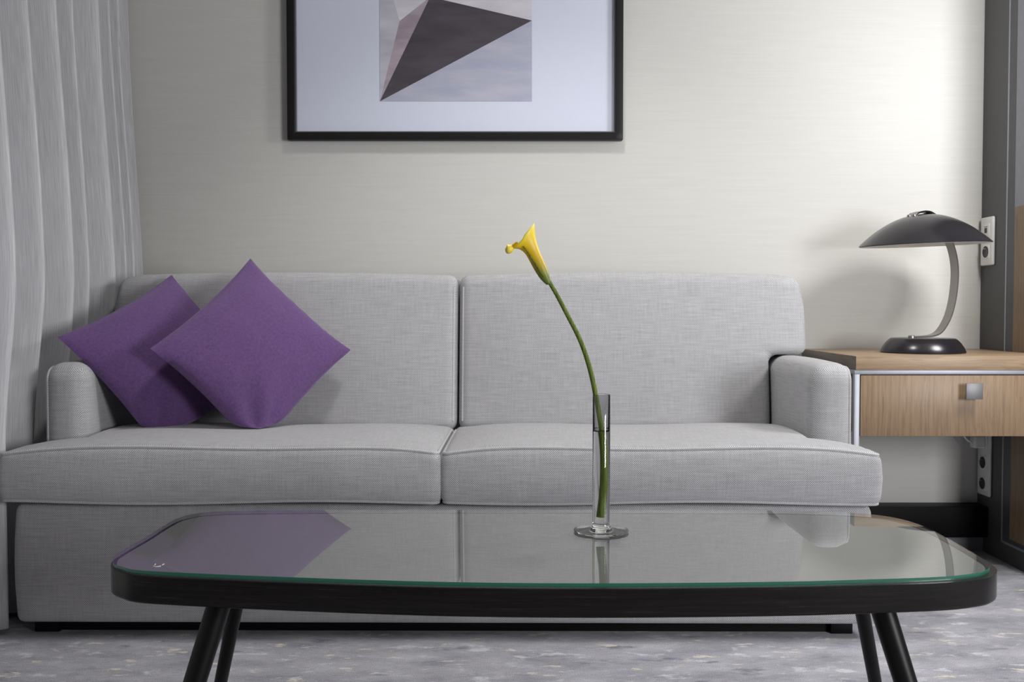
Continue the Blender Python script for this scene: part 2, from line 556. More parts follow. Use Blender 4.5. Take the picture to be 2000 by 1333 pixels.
# ================================================================ sofa
SO = Vector((-0.17, 2.8, 0))
sofa = thing('sofa', SO, 'long light grey woven two-cushion sofa standing against the back wall', 'sofa')
XL, XR = -1.240, 0.897
bm = bmesh.new()
block(bm, lines(XL, XR, 0.08, 0.04), lines(2.405, 3.235, 0.1, 0.04), lines(0.034, 0.336, 0.06, 0.04), bevel=0.018, seg=3,
      deform=lambda p: Vector((p.x + (0.008 if p.x > 0 else -0.008) * math.sin((p.z - 0.03) / 0.3 * math.pi) * (1 if abs(p.x + .17) > 1.02 else 0), p.y, p.z)))
build('base', bm, M['sofa'], sofa)
bm = bmesh.new(); box(bm, XL + 0.09, XR - 0.09, 2.462, 3.18, 0.0, 0.035)  # black block added to stand in for the shadow under the base
build('underside_shade', bm, M['black'], sofa)
for x0, x1, y0, y1 in ((-1.213, -1.15, 2.445, 2.505), (0.81, 0.865, 2.445, 2.505), (-1.213, -1.15, 3.12, 3.18), (0.81, 0.865, 3.12, 3.18)):
    bm = bmesh.new(); box(bm, x0, x1, y0, y1, 0.0, 0.034, 0.002)
    build('foot', bm, M['black'], sofa)
ARM_F, ARM_T = 2.50, 0.682
for xa, xb, s in ((-1.217, -1.102, -1), (0.772, 0.887, 1)):
    bm = bmesh.new()
    rr = 0.046
    def adef(p):
        t = smooth01((p.z - 0.4) / 0.28)
        return Vector((p.x, p.y, p.z + 0.004 * math.sin((p.y - 2.5) * 6) * t))
    block(bm, [xa, xa + 0.0575, xb], lines(ARM_F, 3.18, 0.1, 0.05), lines(0.33, ARM_T, 0.08, 0.05), bevel=rr, seg=7, deform=adef)
    arm = build('armrest', bm, M['sofa'], sofa)
    outer = xa if s < 0 else xb
    k = rr * 0.293
    wx = outer - s * k
    pth = [(wx, ARM_F + k, z) for z in (0.34, 0.45, 0.55, ARM_T - rr)]
    for i in range(1, 8):
        a = i / 8 * math.pi / 2
        pth.append((wx, ARM_F + rr - (rr - k) * math.cos(a), ARM_T - rr + (rr - k) * math.sin(a)))
    pth += [(wx, y, ARM_T - k + 0.004 * math.sin((y - 2.5) * 6)) for y in (ARM_F + rr, 2.65, 2.75, 2.85, 2.95)]
    bm = bmesh.new(); tube(bm, pth, 0.0042, 8)
    build('piping', bm, M['welt'], arm)

SEAT_F, LIP_B = 2.372, 2.485
def seat_deform(x0, x1, inner):
    def d(p):
        u = (p.x - (x0 + x1) / 2) / ((x1 - x0) / 2)
        v = (p.y - SEAT_F) / (2.93 - SEAT_F)
        t = (p.z - 0.338) / (0.474 - 0.338)
        cu = 1 - min(1, abs(u)) ** 6
        z = p.z
        if t > 0.5:
            z += (t - 0.5) * 2 * (0.030 * cu * math.sin(math.pi * min(1, 0.12 + v * 0.9)) ** 0.8 - 0.004 * abs(u) ** 4)
            z += (t - 0.5) * 2 * 0.003 * math.sin(u * 5 + x0 * 7)
        else:
            z += (0.5 - t) * 2 * (0.004 * math.sin(u * 4.0 + 1.0 + x0) + 0.004)
        f = math.exp(-((p.y - SEAT_F) / 0.05) ** 2)
        y = p.y - f * 0.013 * math.sin(math.pi * t) * cu
        e = math.exp(-((1 - abs(u)) * (x1 - x0) / 2 / 0.05) ** 2)
        x = p.x + (1 if u > 0 else -1) * e * 0.008 * math.sin(math.pi * t)
        return Vector((x, y, z))
    return d
for x0, x1, cut, side in ((-1.263, -0.174, -1.096, -1), (-0.170, 0.907, 0.768, 1)):
    ins = (lambda x, y, z: y < LIP_B or x > -1.096) if side < 0 else (lambda x, y, z: y < LIP_B or x < 0.768)
    dfm = seat_deform(x0, x1, side)
    bm = bmesh.new()
    block(bm, lines(x0, x1, 0.05, 0.03, (cut,)), lines(SEAT_F, 2.93, 0.05, 0.03, (LIP_B,)), lines(0.338, 0.474, 0.035, 0.03), ins, bevel=0.020, seg=5, deform=dfm)
    cu = build('seat_cushion', bm, M['sofa'], sofa)
    k = 0.02 * 0.293
    for zz in (0.474 - k, 0.338 + k):
        xe0, xe1 = x0 + 0.02, x1 - 0.02
        pth = []
        back = LIP_B - 0.02 if side < 0 else 2.85
        pth.append((x0 + k, back, zz)); pth.append((x0 + k, SEAT_F + 0.06, zz))
        for i in range(0, 6):
            a = i / 5 * math.pi / 2
            pth.append((x0 + 0.02 - 0.0141 * math.cos(a), SEAT_F + 0.02 - 0.0141 * math.sin(a), zz))
        n = 40
        for i in range(1, n):
            pth.append((xe0 + (xe1 - xe0) * i / n, SEAT_F + k, zz))
        for i in range(0, 6):
            a = i / 5 * math.pi / 2
            pth.append((x1 - 0.02 + 0.0141 * math.sin(a), SEAT_F + 0.02 - 0.0141 * math.cos(a), zz))
        back = LIP_B - 0.02 if side > 0 else 2.85
        pth.append((x1 - k, SEAT_F + 0.06, zz)); pth.append((x1 - k, back, zz))
        bm = bmesh.new(); tube(bm, [dfm(Vector(p)) for p in pth], 0.0042, 8)
        build('piping', bm, M['welt'], cu)

BF, BB = 2.875, 3.135
def back_deform(x0, x1, side):
    def d(p):
        u = (p.x - (x0 + x1) / 2) / ((x1 - x0) / 2)
        t = (p.z - 0.46) / (0.925 - 0.46)
        fr = smooth01((3.0 - p.y) / 0.12)
        bulge = 0.028 * (1 - min(1, abs(u)) ** 4) * max(0, math.sin(math.pi * (0.1 + 0.85 * max(0, min(1, t))))) ** 0.7
        y = p.y + (p.z - 0.47) * 0.16 - fr * bulge
        z = p.z
        top = smooth01((t - 0.75) / 0.25)
        o = abs(u) if u * side > 0 else 0
        z += top * (0.010 * (1 - u * u) - 0.012 * smooth01((o - 0.84) / 0.16) ** 1.5)
        return Vector((p.x - side * 0.012 * top * smooth01((o - 0.9) / 0.1), y, z))
    return d
for x0, x1, cut, side in ((-1.212, -0.165, -1.096, -1), (-0.160, 0.884, 0.766, 1)):
    ins = (lambda x, y, z: z > 0.686 or x > -1.096) if side < 0 else (lambda x, y, z: z > 0.686 or x < 0.766)
    bm = bmesh.new()
    dfm = back_deform(x0, x1, side)
    block(bm, lines(x0, x1, 0.05, 0.034, (cut,)), lines(BF, BB, 0.06, 0.034), lines(0.46, 0.925, 0.05, 0.034, (0.686,)), ins, bevel=0.028, seg=5, deform=dfm)
    cu = build('back_cushion', bm, M['sofa'], sofa)
    # seam along the inner upright edge and under the overhang
    xi = (x1 - 0.012) if side < 0 else (x0 + 0.012)
    bm = bmesh.new()
    tube(bm, [dfm(Vector((xi, BF + 0.006, z))) for z in [0.49 + 0.4 * i / 14 for i in range(15)]], 0.0035, 8)
    build('piping', bm, M['welt'], cu)
sofa.rotation_euler.z = R(-0.45)

# ================================================================ purple throw pillows
def pillow(name, T, L, B, Rr, thick, floor_z, label, seed):
    rnd = random.Random(seed)
    T, L, B, Rr = Vector(T), Vector(L), Vector(B), Vector(Rr)
    nrm = (Rr - L).cross(T - B).normalized()
    if nrm.y > 0: nrm = -nrm
    N = 44
    bm = bmesh.new()
    def P(i, j, s):
        u, v = 2 * i / N - 1, 2 * j / N - 1
        # edges pulled in between the corners
        uu = u * (1 - 0.068 * (1 - v * v))
        vv = v * (1 - 0.068 * (1 - u * u))
        a, b = (uu + 1) / 2, (vv + 1) / 2
        p = L * (1 - a) * (1 - b) + T * a * (1 - b) + B * (1 - a) * b + Rr * a * b
        h = thick * (max(0, (1 - u * u)) ** 0.55) * (max(0, (1 - v * v)) ** 0.55)
        wr = 0.006 * noise.noise(Vector((u * 1.7 + seed, v * 1.7, s * 3.0)))
        # gathers running from the squashed lower corner
        dcor = math.hypot(u + 1, v - 1)
        wr += 0.010 * math.exp(-(dcor / 0.75) ** 2) * math.sin(math.atan2(1 - v, u + 1) * 9 + seed) * (0.2 + min(1, dcor * 2)) * (h / thick) ** .3
        p = p + nrm * (s * (h + (wr if h > 1e-6 else 0)))
        # lower corner squashes on the seat
        dz = floor_z + 0.012 - p.z
        if dz > -0.02:
            q = 0.02 * math.exp(-max(0, dz + 0.02) / 0.02)
            over = (p.z - (floor_z + 0.012))
            newz = floor_z + 0.012 + (0.02 if over > 0 else 0) * 0
            p.z = floor_z + 0.003 + 0.029 * math.exp((over - 0.02) / 0.029) if over < 0.02 else p.z
            p += (Vector((0.25 * (1 if rnd.random() > 2 else 1), 0, 0)) * max(0, dz)) * (0.3 if u < 0 else 0)
        return p
    G = {}
    for s in (1, -1):
        for i in range(N + 1):
            for j in range(N + 1):
                edge = i in (0, N) or j in (0, N)
                key = (i, j, 0 if edge else s)
                if key not in G:
                    G[key] = bm.verts.new(P(i, j, s))
    for s in (1, -1):
        g = lambda i, j: G[(i, j, 0 if (i in (0, N) or j in (0, N)) else s)]
        for i in range(N):
            for j in range(N):
                q = (g(i, j), g(i + 1, j), g(i + 1, j + 1), g(i, j + 1))
                bm.faces.new(q if s > 0 else q[::-1])
    c = (T + L + B + Rr) / 4
    c.z = floor_z
    o = build(name, bm, M['purple'], origin=c, angle=80)
    return tag(o, label, 'throw pillow', 'purple throw pillows on the sofa')

pillow('throw_pillow', at(335, 537, 2.92), at(112, 659, 2.54), at(306, 878, 2.60), at(535, 742, 2.83), 0.056, 0.492,
       'purple square throw pillow half hidden behind the other one, leaning over the armrest', 3)
pillow('throw_pillow', at(489, 505, 2.90), at(293, 681, 2.53), at(503, 893, 2.59), at(685, 684, 2.84), 0.064, 0.500,
       'purple square throw pillow in front, standing on its corner, fully visible', 8)

# ================================================================ curtain
def curtain():
    peaks = [3.285, 3.215, 3.135, 3.05, 2.875, 2.765, 2.585, 2.44, 2.27, 2.12, 1.95]
    depth = [0.10, 0.13, 0.13, 0.26, 0.20, 0.27, 0.22, 0.22, 0.22, 0.22]
    bm = bmesh.new()
    prof = []
    for i, (a, b) in enumerate(zip(peaks, peaks[1:])):
        n = 22
        for k in range(n):
            t = k / n
            # each fold: a broad face, then a quick return
            s = t ** 1.15
            x = -depth[i] * (0.5 - 0.5 * math.cos(2 * math.pi * s)) ** 0.9
            prof.append((x, a + (b - a) * t + 0.012 * math.sin(2 * math.pi * t), i + t))
    nz = 44
    rows = []
    for r in range(nz + 1):
        z = 0.015 + (2.62 - 0.015) * r / nz
        spread = 0.045 * smooth01((1.9 - z) / 1.1) * (1 - 0.8 * smooth01((0.95 - z) / 0.5))
        row = []
        for x, y, ph in prof:
            a = 1 - 0.25 * smooth01((1.4 - z) / 1.0)
            wob = 0.006 * noise.noise(Vector((ph * 0.8, z * 0.9, 3.3)))
            yy = y + 0.010 * noise.noise(Vector((ph * 0.6, z * 0.7, 9.1)))
            row.append(bm.verts.new((-1.286 + spread + x * a + wob, yy, z)))
        rows.append(row)
    lay = bm.loops.layers.uv.verify()
    acc = [0]
    for p, q in zip(prof, prof[1:]):
        acc.append(acc[-1] + math.hypot(p[0] - q[0], p[1] - q[1]))
    for r in range(nz):
        for k in range(len(prof) - 1):
            f = bm.faces.new((rows[r][k], rows[r][k + 1], rows[r + 1][k + 1], rows[r + 1][k]))
            for l, (uu, zz) in zip(f.loops, ((k, r), (k + 1, r), (k + 1, r + 1), (k, r + 1))):
                l[lay].uv = (acc[uu], 2.6 * zz / nz)
    o = build('curtain', bm, M['curtain'], origin=(-1.34, 2.7, 0), angle=180, uv=False)
    md = o.modifiers.new('cloth', 'SOLIDIFY'); md.thickness = 0.002
    return tag(o, 'full length pale grey curtain hanging in folds beside the sofa', 'curtain')
curtain()

# ================================================================ framed picture
PX0, PX1, PZ0 = at(561, 200, 3.30).x, at(1217, 200, 3.30).x, at(800, 273.5, 3.30).z
PZ1 = PZ0 + 0.80
pic = thing('framed_picture', ((PX0 + PX1) / 2, 3.315, PZ0), 'black framed picture of a faceted dark shape in a pale blue mount', 'picture')
FW = 0.026
bm = bmesh.new()
block(bm, [PX0, PX0 + FW, PX1 - FW, PX1], [3.295, 3.3285], [PZ0, PZ0 + FW, PZ1 - FW, PZ1],
      lambda x, y, z: not (PX0 + FW < x < PX1 - FW and PZ0 + FW < z < PZ1 - FW), bevel=0.0025, seg=2)
build('frame', bm, M['frame'], pic)
bm = bmesh.new()
q = 0.004
block(bm, [PX0 + FW, PX0 + FW + q, PX1 - FW - q, PX1 - FW], [3.304, 3.316], [PZ0 + FW, PZ0 + FW + q, PZ1 - FW - q, PZ1 - FW],
      lambda x, y, z: not (PX0 + FW + q < x < PX1 - FW - q and PZ0 + FW + q < z < PZ1 - FW - q))
build('frame_lip', bm, M['frame_lip'], pic)
bm = bmesh.new(); box(bm, PX0 + FW, PX1 - FW, 3.317, 3.325, PZ0 + FW, PZ1 - FW)
build('mount', bm, M['mat'], pic)
bm = bmesh.new()
YP = 3.3160
def poly(pts, mi):
    vs = [bm.verts.new(at(x, y, YP)) for x, y in pts]
    f = bm.faces.new(vs); f.material_index = mi
    f.normal_update()
    if f.normal.y > 0: f.normal_flip()
poly([(742, 198), (840, -6), (1039, 40)], 0)
poly([(742, 198), (780.5, 41), (840, -6)], 1)
poly([(780.5, 41), (756, -43), (840, -6)], 2)
poly([(840, -6), (756, -43), (741, -95), (741, -150), (1039, -150), (1039, 40)], 2)
poly([(742, 198), (1039, 40), (1039, 198)], 3)
poly([(741, -95), (756, -43), (780.5, 41), (742, 198)], 4)
build('print', bm, None, pic, angle=None, mats=[M['p_dark'], M['p_mauve'], M['p_white'], M['p_blue'], M['p_grey']])
bm = bmesh.new(); box(bm, PX0 + FW, PX1 - FW, 3.3085, 3.3105, PZ0 + FW, PZ1 - FW)
build('glazing', bm, M['pane'], pic)

# ================================================================ coffee table
GZ = 0.440
outl = [on_z(*p, GZ) for p in ((220, 1094), (222, 1101), (232, 1105.5), (262, 1113.5), (340, 1118.5), (460, 1124), (564, 1128), (720, 1133.5), (900, 1138), (1100, 1140), (1300, 1139.5), (1550, 1136.5), (1694, 1132.5), (1843, 1127), (1909, 1119.5), (1928, 1113), (1933, 1107), (1930, 1099), (1915, 1089), (1885, 1071), (1846, 1049.5), (1815, 1033.5), (1780, 1020), (1740, 1010.5), (1694, 1004.6), (1600, 999.5), (1450, 997.3), (1000, 996.5), (600, 997), (442, 999), (395, 1002), (366, 1007), (340, 1016), (286, 1049), (226, 1084))]
def smooth_loop(pts, n=4):
    m = len(pts)
    out = []
    for i in range(m):
        p0, p1, p2, p3 = pts[i - 1], pts[i], pts[(i + 1) % m], pts[(i + 2) % m]
        d1 = max((p2 - p1).length, 1e-6)
        k = n if d1 < 0.2 else n * 3
        m1 = (p2 - p0) * (d1 / max((p2 - p0).length, 1e-6)); m2 = (p3 - p1) * (d1 / max((p3 - p1).length, 1e-6))
        for j in range(k):
            t = j / k
            h00, h10, h01, h11 = 2 * t**3 - 3 * t**2 + 1, t**3 - 2 * t**2 + t, -2 * t**3 + 3 * t**2, t**3 - t**2
            out.append(p1 * h00 + m1 * h10 + p2 * h01 + m2 * h11)
    return out
glass_loop = smooth_loop(outl)
def grow(loop, d, shift=(0, 0)):
    m = len(loop); out = []
    for i in range(m):
        t = (loop[(i + 1) % m] - loop[i - 1]); t.z = 0; t.normalize()
        out.append(loop[i] + Vector((t.y, -t.x, 0)) * d + Vector((shift[0], shift[1], 0)))
    return out
table = thing('coffee_table', (0.055, 1.61, 0), 'low black coffee table with rounded corners and a glass top, before the sofa', 'coffee table')
bm = bmesh.new()
prism(bm, [(p.x, p.y) for p in grow(glass_loop, 0.005, (0.004, -0.003))], 0.3925, 0.4335, 0.003, 0.005)
build('table_frame', bm, M['ash'], table)
bm = bmesh.new()
prism(bm, [(p.x, p.y) for p in grow(glass_loop, -0.006)], 0.4325, 0.4340)
build('table_panel', bm, M['table_panel'], table)
bm = bmesh.new()
m = len(glass_loop)
lo = [bm.verts.new((p.x, p.y, 0.4345)) for p in glass_loop]
hi = [bm.verts.new((p.x, p.y, GZ)) for p in glass_loop]
bm.faces.new(hi)
for k in range(m):
    f = bm.faces.new((lo[k], lo[(k + 1) % m], hi[(k + 1) % m], hi[k])); f.material_index = 1
bm.faces.new(lo[::-1])
gt = build('glass_top', bm, None, table, mats=[M['sheet'], M['glass_edge']], angle=30)
tag(gt, 'clear glass sheet with a green edge')
bm = bmesh.new()
c = on_z(308, 1105, GZ + 0.0004)
for a0, a1, r in ((-2.8, -0.4, 0.006),):
    tube(bm, [c + Vector((r * math.cos(a0 + (a1 - a0) * i / 8), r * 1.1 * math.sin(a0 + (a1 - a0) * i / 8), 0)) for i in range(9)], 0.0005, 6)
for dx in (-0.0055, 0.0055):
    tube(bm, [c + Vector((dx, 0.003, 0)), c + Vector((dx * 1.15, 0.009, 0))], 0.0005, 6)
build('etched_mark', bm, M['white_plastic'], gt)
for (xt, yt), (xf, yf), r in (((-0.437, 1.458), (-0.545, 1.375), 0.0182), ((0.552, 1.458), (0.656, 1.375), 0.0182),
                              ((-0.480, 1.760), (-0.581, 1.845), 0.0140), ((0.616, 1.760), (0.717, 1.845), 0.0140)):
    bm = bmesh.new()
    a, b = Vector((xt, yt, 0.394)), Vector((xf, yf, 0.0))
    n = 6
    rings = []
    for i in range(n + 1):
        p = a.lerp(b, i / n); rr = r * (1.04 - 0.22 * i / n)
        rings.append([bm.verts.new((p.x + rr * math.cos(2 * math.pi * k / 24), p.y + rr * math.sin(2 * math.pi * k / 24), p.z)) for k in range(24)])
    for r0, r1 in zip(rings, rings[1:]):
        for k in range(24):
            bm.faces.new((r0[k], r0[(k + 1) % 24], r1[(k + 1) % 24], r1[k]))
    bm.faces.new(rings[0]); bm.faces.new(rings[-1][::-1])
    build('leg', bm, M['leg'], table)

# ================================================================ vase, water, lily
VC = on_z(1174, 1039, GZ)
vy = VC.y
vase = thing('bud_vase', VC, 'slim clear glass cylinder vase on a round foot, half filled with water', 'vase')
z0 = GZ + 0.0006
ztop = at(1174, 771, vy).z
zin = at(1174, 1015, vy).z
zw = at(1174, 843, vy).z
prof = [(0, z0), (0.040, z0), (0.0462, z0 + 0.0008), (0.0472, z0 + 0.002), (0.0466, z0 + 0.0032), (0.040, z0 + 0.0042), (0.028, z0 + 0.0058),
        (0.0185, z0 + 0.0075), (0.0155, z0 + 0.0100), (0.0150, z0 + 0.014), (0.0150, zin), (0.0150, zin + 0.02), (0.0150, ztop - 0.001), (0.0144, ztop),
        (0.0136, ztop - 0.0006), (0.0135, zw + 0.002), (0.0131, zw + 0.0006), (0.012, zw), (0, zw)]
bm = bmesh.new(); lathe(bm, prof, (VC.x, vy, 0), 56)
build('glass_body', bm, M['glass'], vase, angle=50)
bm = bmesh.new()
lathe(bm, [(0, zw + 0.0003), (0.0116, zw + 0.0003), (0.0128, zw + 0.0010), (0.0133, zw + 0.0026), (0.0128, zw + 0.0016), (0.0114, zw + 0.0010), (0, zw + 0.0010)], (VC.x, vy, 0), 48)
build('water', bm, M['water'], vase, angle=50)
bm = bmesh.new()
rnd = random.Random(4)
for i in range(12):
    a = rnd.uniform(-math.pi, 0); z = rnd.uniform(zin + 0.015, zw + 0.02); r = rnd.uniform(0.0002, 0.0005)
    bmesh.ops.create_icosphere(bm, subdivisions=1, radius=r, matrix=Matrix.Translation((VC.x + 0.0152 * math.cos(a), vy + 0.0152 * math.sin(a), z)))
tag(build('droplet', bm, M['water'], vase), None, None, None, 'stuff')

base_pt = at(1173, 1011, vy)
lily = thing('calla_lily', base_pt, 'single yellow calla lily with a long bent green stem standing in the vase', 'flower')
sp = [(1173, 1010), (1177, 960), (1178, 900), (1175.5, 850), (1168, 800), (1158, 745), (1146, 700), (1131, 660), (1108, 615), (1088, 577), (1070, 546)]
pts = catmull([at(x, y, vy) for x, y in sp], 6)
for p in pts:
    if p.z < ztop:      # keep clear of the wall of the tube
        p.x = min(p.x, VC.x + 0.0085)
n = len(pts)
bm = bmesh.new(); tube(bm, pts, [0.0049 - 0.0014 * i / n for i in range(n)], 20)
build('stem', bm, M['stem'], lily, angle=60)
ZS = 9.877
def zp(x, y): return (960 + x / ZS, 425 + y / ZS)
right = [(1150, 1290), (1118, 1180), (1108, 1110), (1060, 960), (985, 800), (905, 620), (862, 480), (835, 350), (822, 230), (822, 150), (815, 105)]
left = [(1070, 1300), (960, 1200), (890, 1100), (810, 970), (735, 820), (660, 690), (590, 630), (525, 597), (470, 596), (425, 590), (405, 575)]
bm = bmesh.new()
al = bm.verts.layers.float.new('along')
rings = []
NA = 36
for j, (rp, lp) in enumerate(zip(right, left)):
    a, b = at(*zp(*rp), vy), at(*zp(*lp), vy)
    c, h = (a + b) / 2, (a - b) / 2
    t = j / (len(right) - 1)
    ring = []
    for k in range(NA):
        th = 2 * math.pi * k / NA
        dpt = 0.85 if t < 0.6 else 0.85 - 0.25 * (t - 0.6) / 0.4
        p = c + h * math.cos(th) + Vector((0, -1, 0)) * h.length * dpt * math.sin(th)
        if t > 0.65:   # the rim dips between the tip and the lip on both sides
            q = (t - 0.65) / 0.35
            axis = Vector((h.z, 0, -h.x)).normalized()
            if axis.z < 0: axis = -axis
            p += axis * (-0.0045) * q * abs(math.sin(th)) * (0.4 if math.cos(th) > 0 else 1.0)
        vv = bm.verts.new(p); vv[al] = t; ring.append(vv)
    rings.append(ring)
for r0, r1 in zip(rings, rings[1:]):
    for k in range(NA):
        bm.faces.new((r0[k], r0[(k + 1) % NA], r1[(k + 1) % NA], r1[k]))
bm.faces.new(rings[0])
petal = build('petal', bm, M['petal'], lily, angle=None, uv=False)
md = petal.modifiers.new('skin', 'SOLIDIFY'); md.thickness = 0.0009; md.offset = -1
md = petal.modifiers.new('round', 'SUBSURF'); md.levels = 1; md.render_levels = 2
# rolled lip at the lower side of the mouth
bm = bmesh.new()
al = bm.verts.layers.float.new('along')
path = [at(*zp(*p), vy) for p in ((500, 480), (440, 530), (395, 570), (350, 600), (300, 615), (262, 610))]
path = catmull(path, 5)
rad = [0.0022, 0.0022, 0.0022, 0.0023, 0.0025, 0.0028, 0.0032, 0.0035, 0.0039, 0.0044, 0.0049, 0.0054, 0.0059, 0.0064, 0.0067, 0.0070, 0.0072, 0.0073, 0.0073, 0.0071, 0.0067, 0.0060, 0.0050, 0.0036, 0.0022, 0.001]
tube(bm, path, [rad[min(i, len(rad) - 1)] * 1.12 for i in range(len(path))], 16)
for q in bm.verts: q[al] = 0.9 + 0.2 * min(1, max(0, (at(*zp(380, 0), vy).x - q.co.x) / 0.012))
build('rolled_lip', bm, M['petal'], lily, angle=None, uv=False)
bm = bmesh.new()
seam = catmull([at(*zp(*p), vy - o) for p, o in (((560, 500), 0.0102), ((640, 590), 0.0118), ((720, 710), 0.0105), ((800, 830), 0.0096), ((880, 950), 0.0096), ((960, 1080), 0.0090), ((1030, 1180), 0.0062))], 6)
tube(bm, seam, [0.0007 + 0.0005 * math.sin(math.pi * i / len(seam)) for i in range(len(seam))], 8)
build('petal_seam', bm, M['stem'], lily, angle=None)

# ================================================================ desk
DF, DZ = 2.80, at(1800, 696, 2.80).z
DX0, DX1 = at(1672, 700, DF).x, RX - 0.008
desk = thing('desk', ((DX0 + DX1) / 2, 3.06, 0), 'oak desk with one drawer and an aluminium frame, in the corner beside the sofa', 'desk')
zt = at(1672, 723.5, DF).z
bm = bmesh.new(); box(bm, DX0, DX1, DF, 3.326, zt, DZ, 0.0012)
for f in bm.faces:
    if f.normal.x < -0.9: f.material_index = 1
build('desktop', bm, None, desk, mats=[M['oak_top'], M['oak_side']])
zb = at(1672, 731.5, DF).z
zd0, zd1 = at(1672, 853, DF).z, at(1672, 734, DF).z
bm = bmesh.new()
box(bm, DX0 - 0.003, DX1, DF + 0.002, DF + 0.018, zb, zt, 0.0008)
box(bm, DX0 - 0.003, DX1, 3.30, 3.316, zb, zt, 0.0008)
box(bm, DX0 - 0.003, DX0 + 0.0125, DF + 0.018, 3.30, zb, zt, 0.0008)
build('frame_rail', bm, M['alu'], desk)
for y0, y1 in ((DF + 0.002, DF + 0.018), (3.232, 3.248)):
    bm = bmesh.new(); box(bm, DX0 - 0.003, DX0 + 0.0125, y0, y1, 0.0, zb, 0.0008)
    build('leg', bm, M['alu'], desk)
dx0 = DX0 + 0.0155
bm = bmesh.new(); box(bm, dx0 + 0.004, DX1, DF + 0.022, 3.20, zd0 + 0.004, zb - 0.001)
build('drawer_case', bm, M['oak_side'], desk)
bm = bmesh.new(); box(bm, dx0, DX1 - 0.002, DF + 0.003, DF + 0.022, zd0, zd1, 0.001)
dr = build('drawer', bm, M['oak_front'], desk)
k0, k1 = at(1879, 779, DF), at(1912, 748, DF)
bm = bmesh.new()
box(bm, k0.x, k1.x, DF - 0.026, DF - 0.021, k0.z, k1.z, 0.0008)
kc = (k0 + k1) / 2
box(bm, kc.x - 0.006, kc.x + 0.006, DF - 0.021, DF + 0.003, kc.z - 0.006, kc.z + 0.006)
build('knob', bm, M['knob'], dr)

# ================================================================ table lamp
LY = 3.03
lc = at(1802, 676, LY)
lamp_t = thing('table_lamp', (lc.x, LY, DZ), 'gunmetal dome desk lamp with a curved flat steel arm on the desk', 'lamp')
zz = DZ + 0.0004
s_px = LY / F
prof = [(0, zz), (0.1225, zz), (0.1245, zz + 0.002), (0.1235, zz + 0.006), (0.1185, zz + 0.017), (0.110, zz + 0.030), (0.100, zz + 0.0405), (0.094, zz + 0.0447), (0.090, zz + 0.0455), (0, zz + 0.0455)]
bm = bmesh.new(); lathe(bm, prof, (lc.x, LY, 0), 72)
build('base', bm, M['gunmetal'], lamp_t, angle=28)
# flat arm: plane of the curve turned a little away from the picture plane
th = R(20)
dv = Vector((math.cos(th), math.sin(th), 0)); sv = Vector((-math.sin(th), math.cos(th), 0))
ap = []
for px, py in ((1779, 658.5), (1800, 657.5), (1820, 656.5), (1838, 650), (1853, 633), (1863.5, 612), (1871, 585), (1875, 556), (1876, 530), (1873, 506), (1866.5, 484), (1855, 462), (1838, 444)):
    zc = CAM_Z + (606 - py) * s_px
    ap.append(Vector((lc.x, LY, 0)) + dv * ((px - 1802) * s_px / math.cos(th) * 0.985) + Vector((0, 0, at(px, py, LY).z)))
bm = bmesh.new(); ribbon(bm, catmull(ap, 6), sv, 0.030, 0.005)
arm = build('arm', bm, M['steel'], lamp_t, angle=40)
bm = bmesh.new()
cp = Vector((lc.x, LY, 0)) + dv * (-0.036)
for i in range(1):
    lathe(bm, [(0, zz + 0.0455), (0.010, zz + 0.0455), (0.010, zz + 0.052), (0.008, zz + 0.054), (0, zz + 0.054)], (cp.x - 0.006, cp.y, 0), 20)
build('screw', bm, M['steel'], arm)
# dome shade, tipped slightly
sc = at(1805, 477.5, LY)
tilt = Matrix.Rotation(R(-1.75), 4, 'Y') @ Matrix.Rotation(R(1.3), 4, 'X')
Rs, Hs = 0.1925, 0.094
outer = []
for i in range(25):
    t = i / 24                       # from rim to crown
    r = Rs * math.cos(t * math.pi / 2)
    z = Hs * (1 - (r / Rs) ** 2.05) if i < 24 else Hs
    outer.append((r if i < 24 else 0, z))
inner = [(max(0, r - 0.0022) if r > 0 else 0, z - 0.0016) for r, z in outer]
bm = bmesh.new(); lathe(bm, outer + [], (0, 0, 0), 96)
lathe(bm, [(outer[0][0], outer[0][1]), (outer[0][0] - 0.0004, -0.0016), (inner[0][0], -0.0016)] + inner, (0, 0, 0), 96)
for q in bm.verts: q.co = tilt @ q.co + sc
for f in bm.faces: pass
shade = build('shade', bm, M['gunmetal'], lamp_t, angle=50)
bm = bmesh.new(); lathe(bm, [(max(0, r - 0.0030) if r > 0 else 0, z - 0.0030) for r, z in outer], (0, 0, 0), 96)
for q in bm.verts: q.co = tilt @ q.co + sc
tag(build('shade_lining', bm, M['white_enamel'], shade, angle=50), 'white enamel inside of the shade')
# bulb holder and bulb under the dome
bm = bmesh.new(); lathe(bm, [(0, 0.09), (0.022, 0.088), (0.022, 0.055), (0.015, 0.050), (0, 0.05)], (sc.x, sc.y, sc.z), 24)
build('bulb_holder', bm, M['white_enamel'], shade)
bm = bmesh.new(); lathe(bm, [(0.013, 0.05), (0.020, 0.042), (0.024, 0.030), (0.022, 0.018), (0.013, 0.009), (0, 0.006)], (sc.x, sc.y, sc.z), 24)
build('bulb', bm, M['white_enamel'], shade)
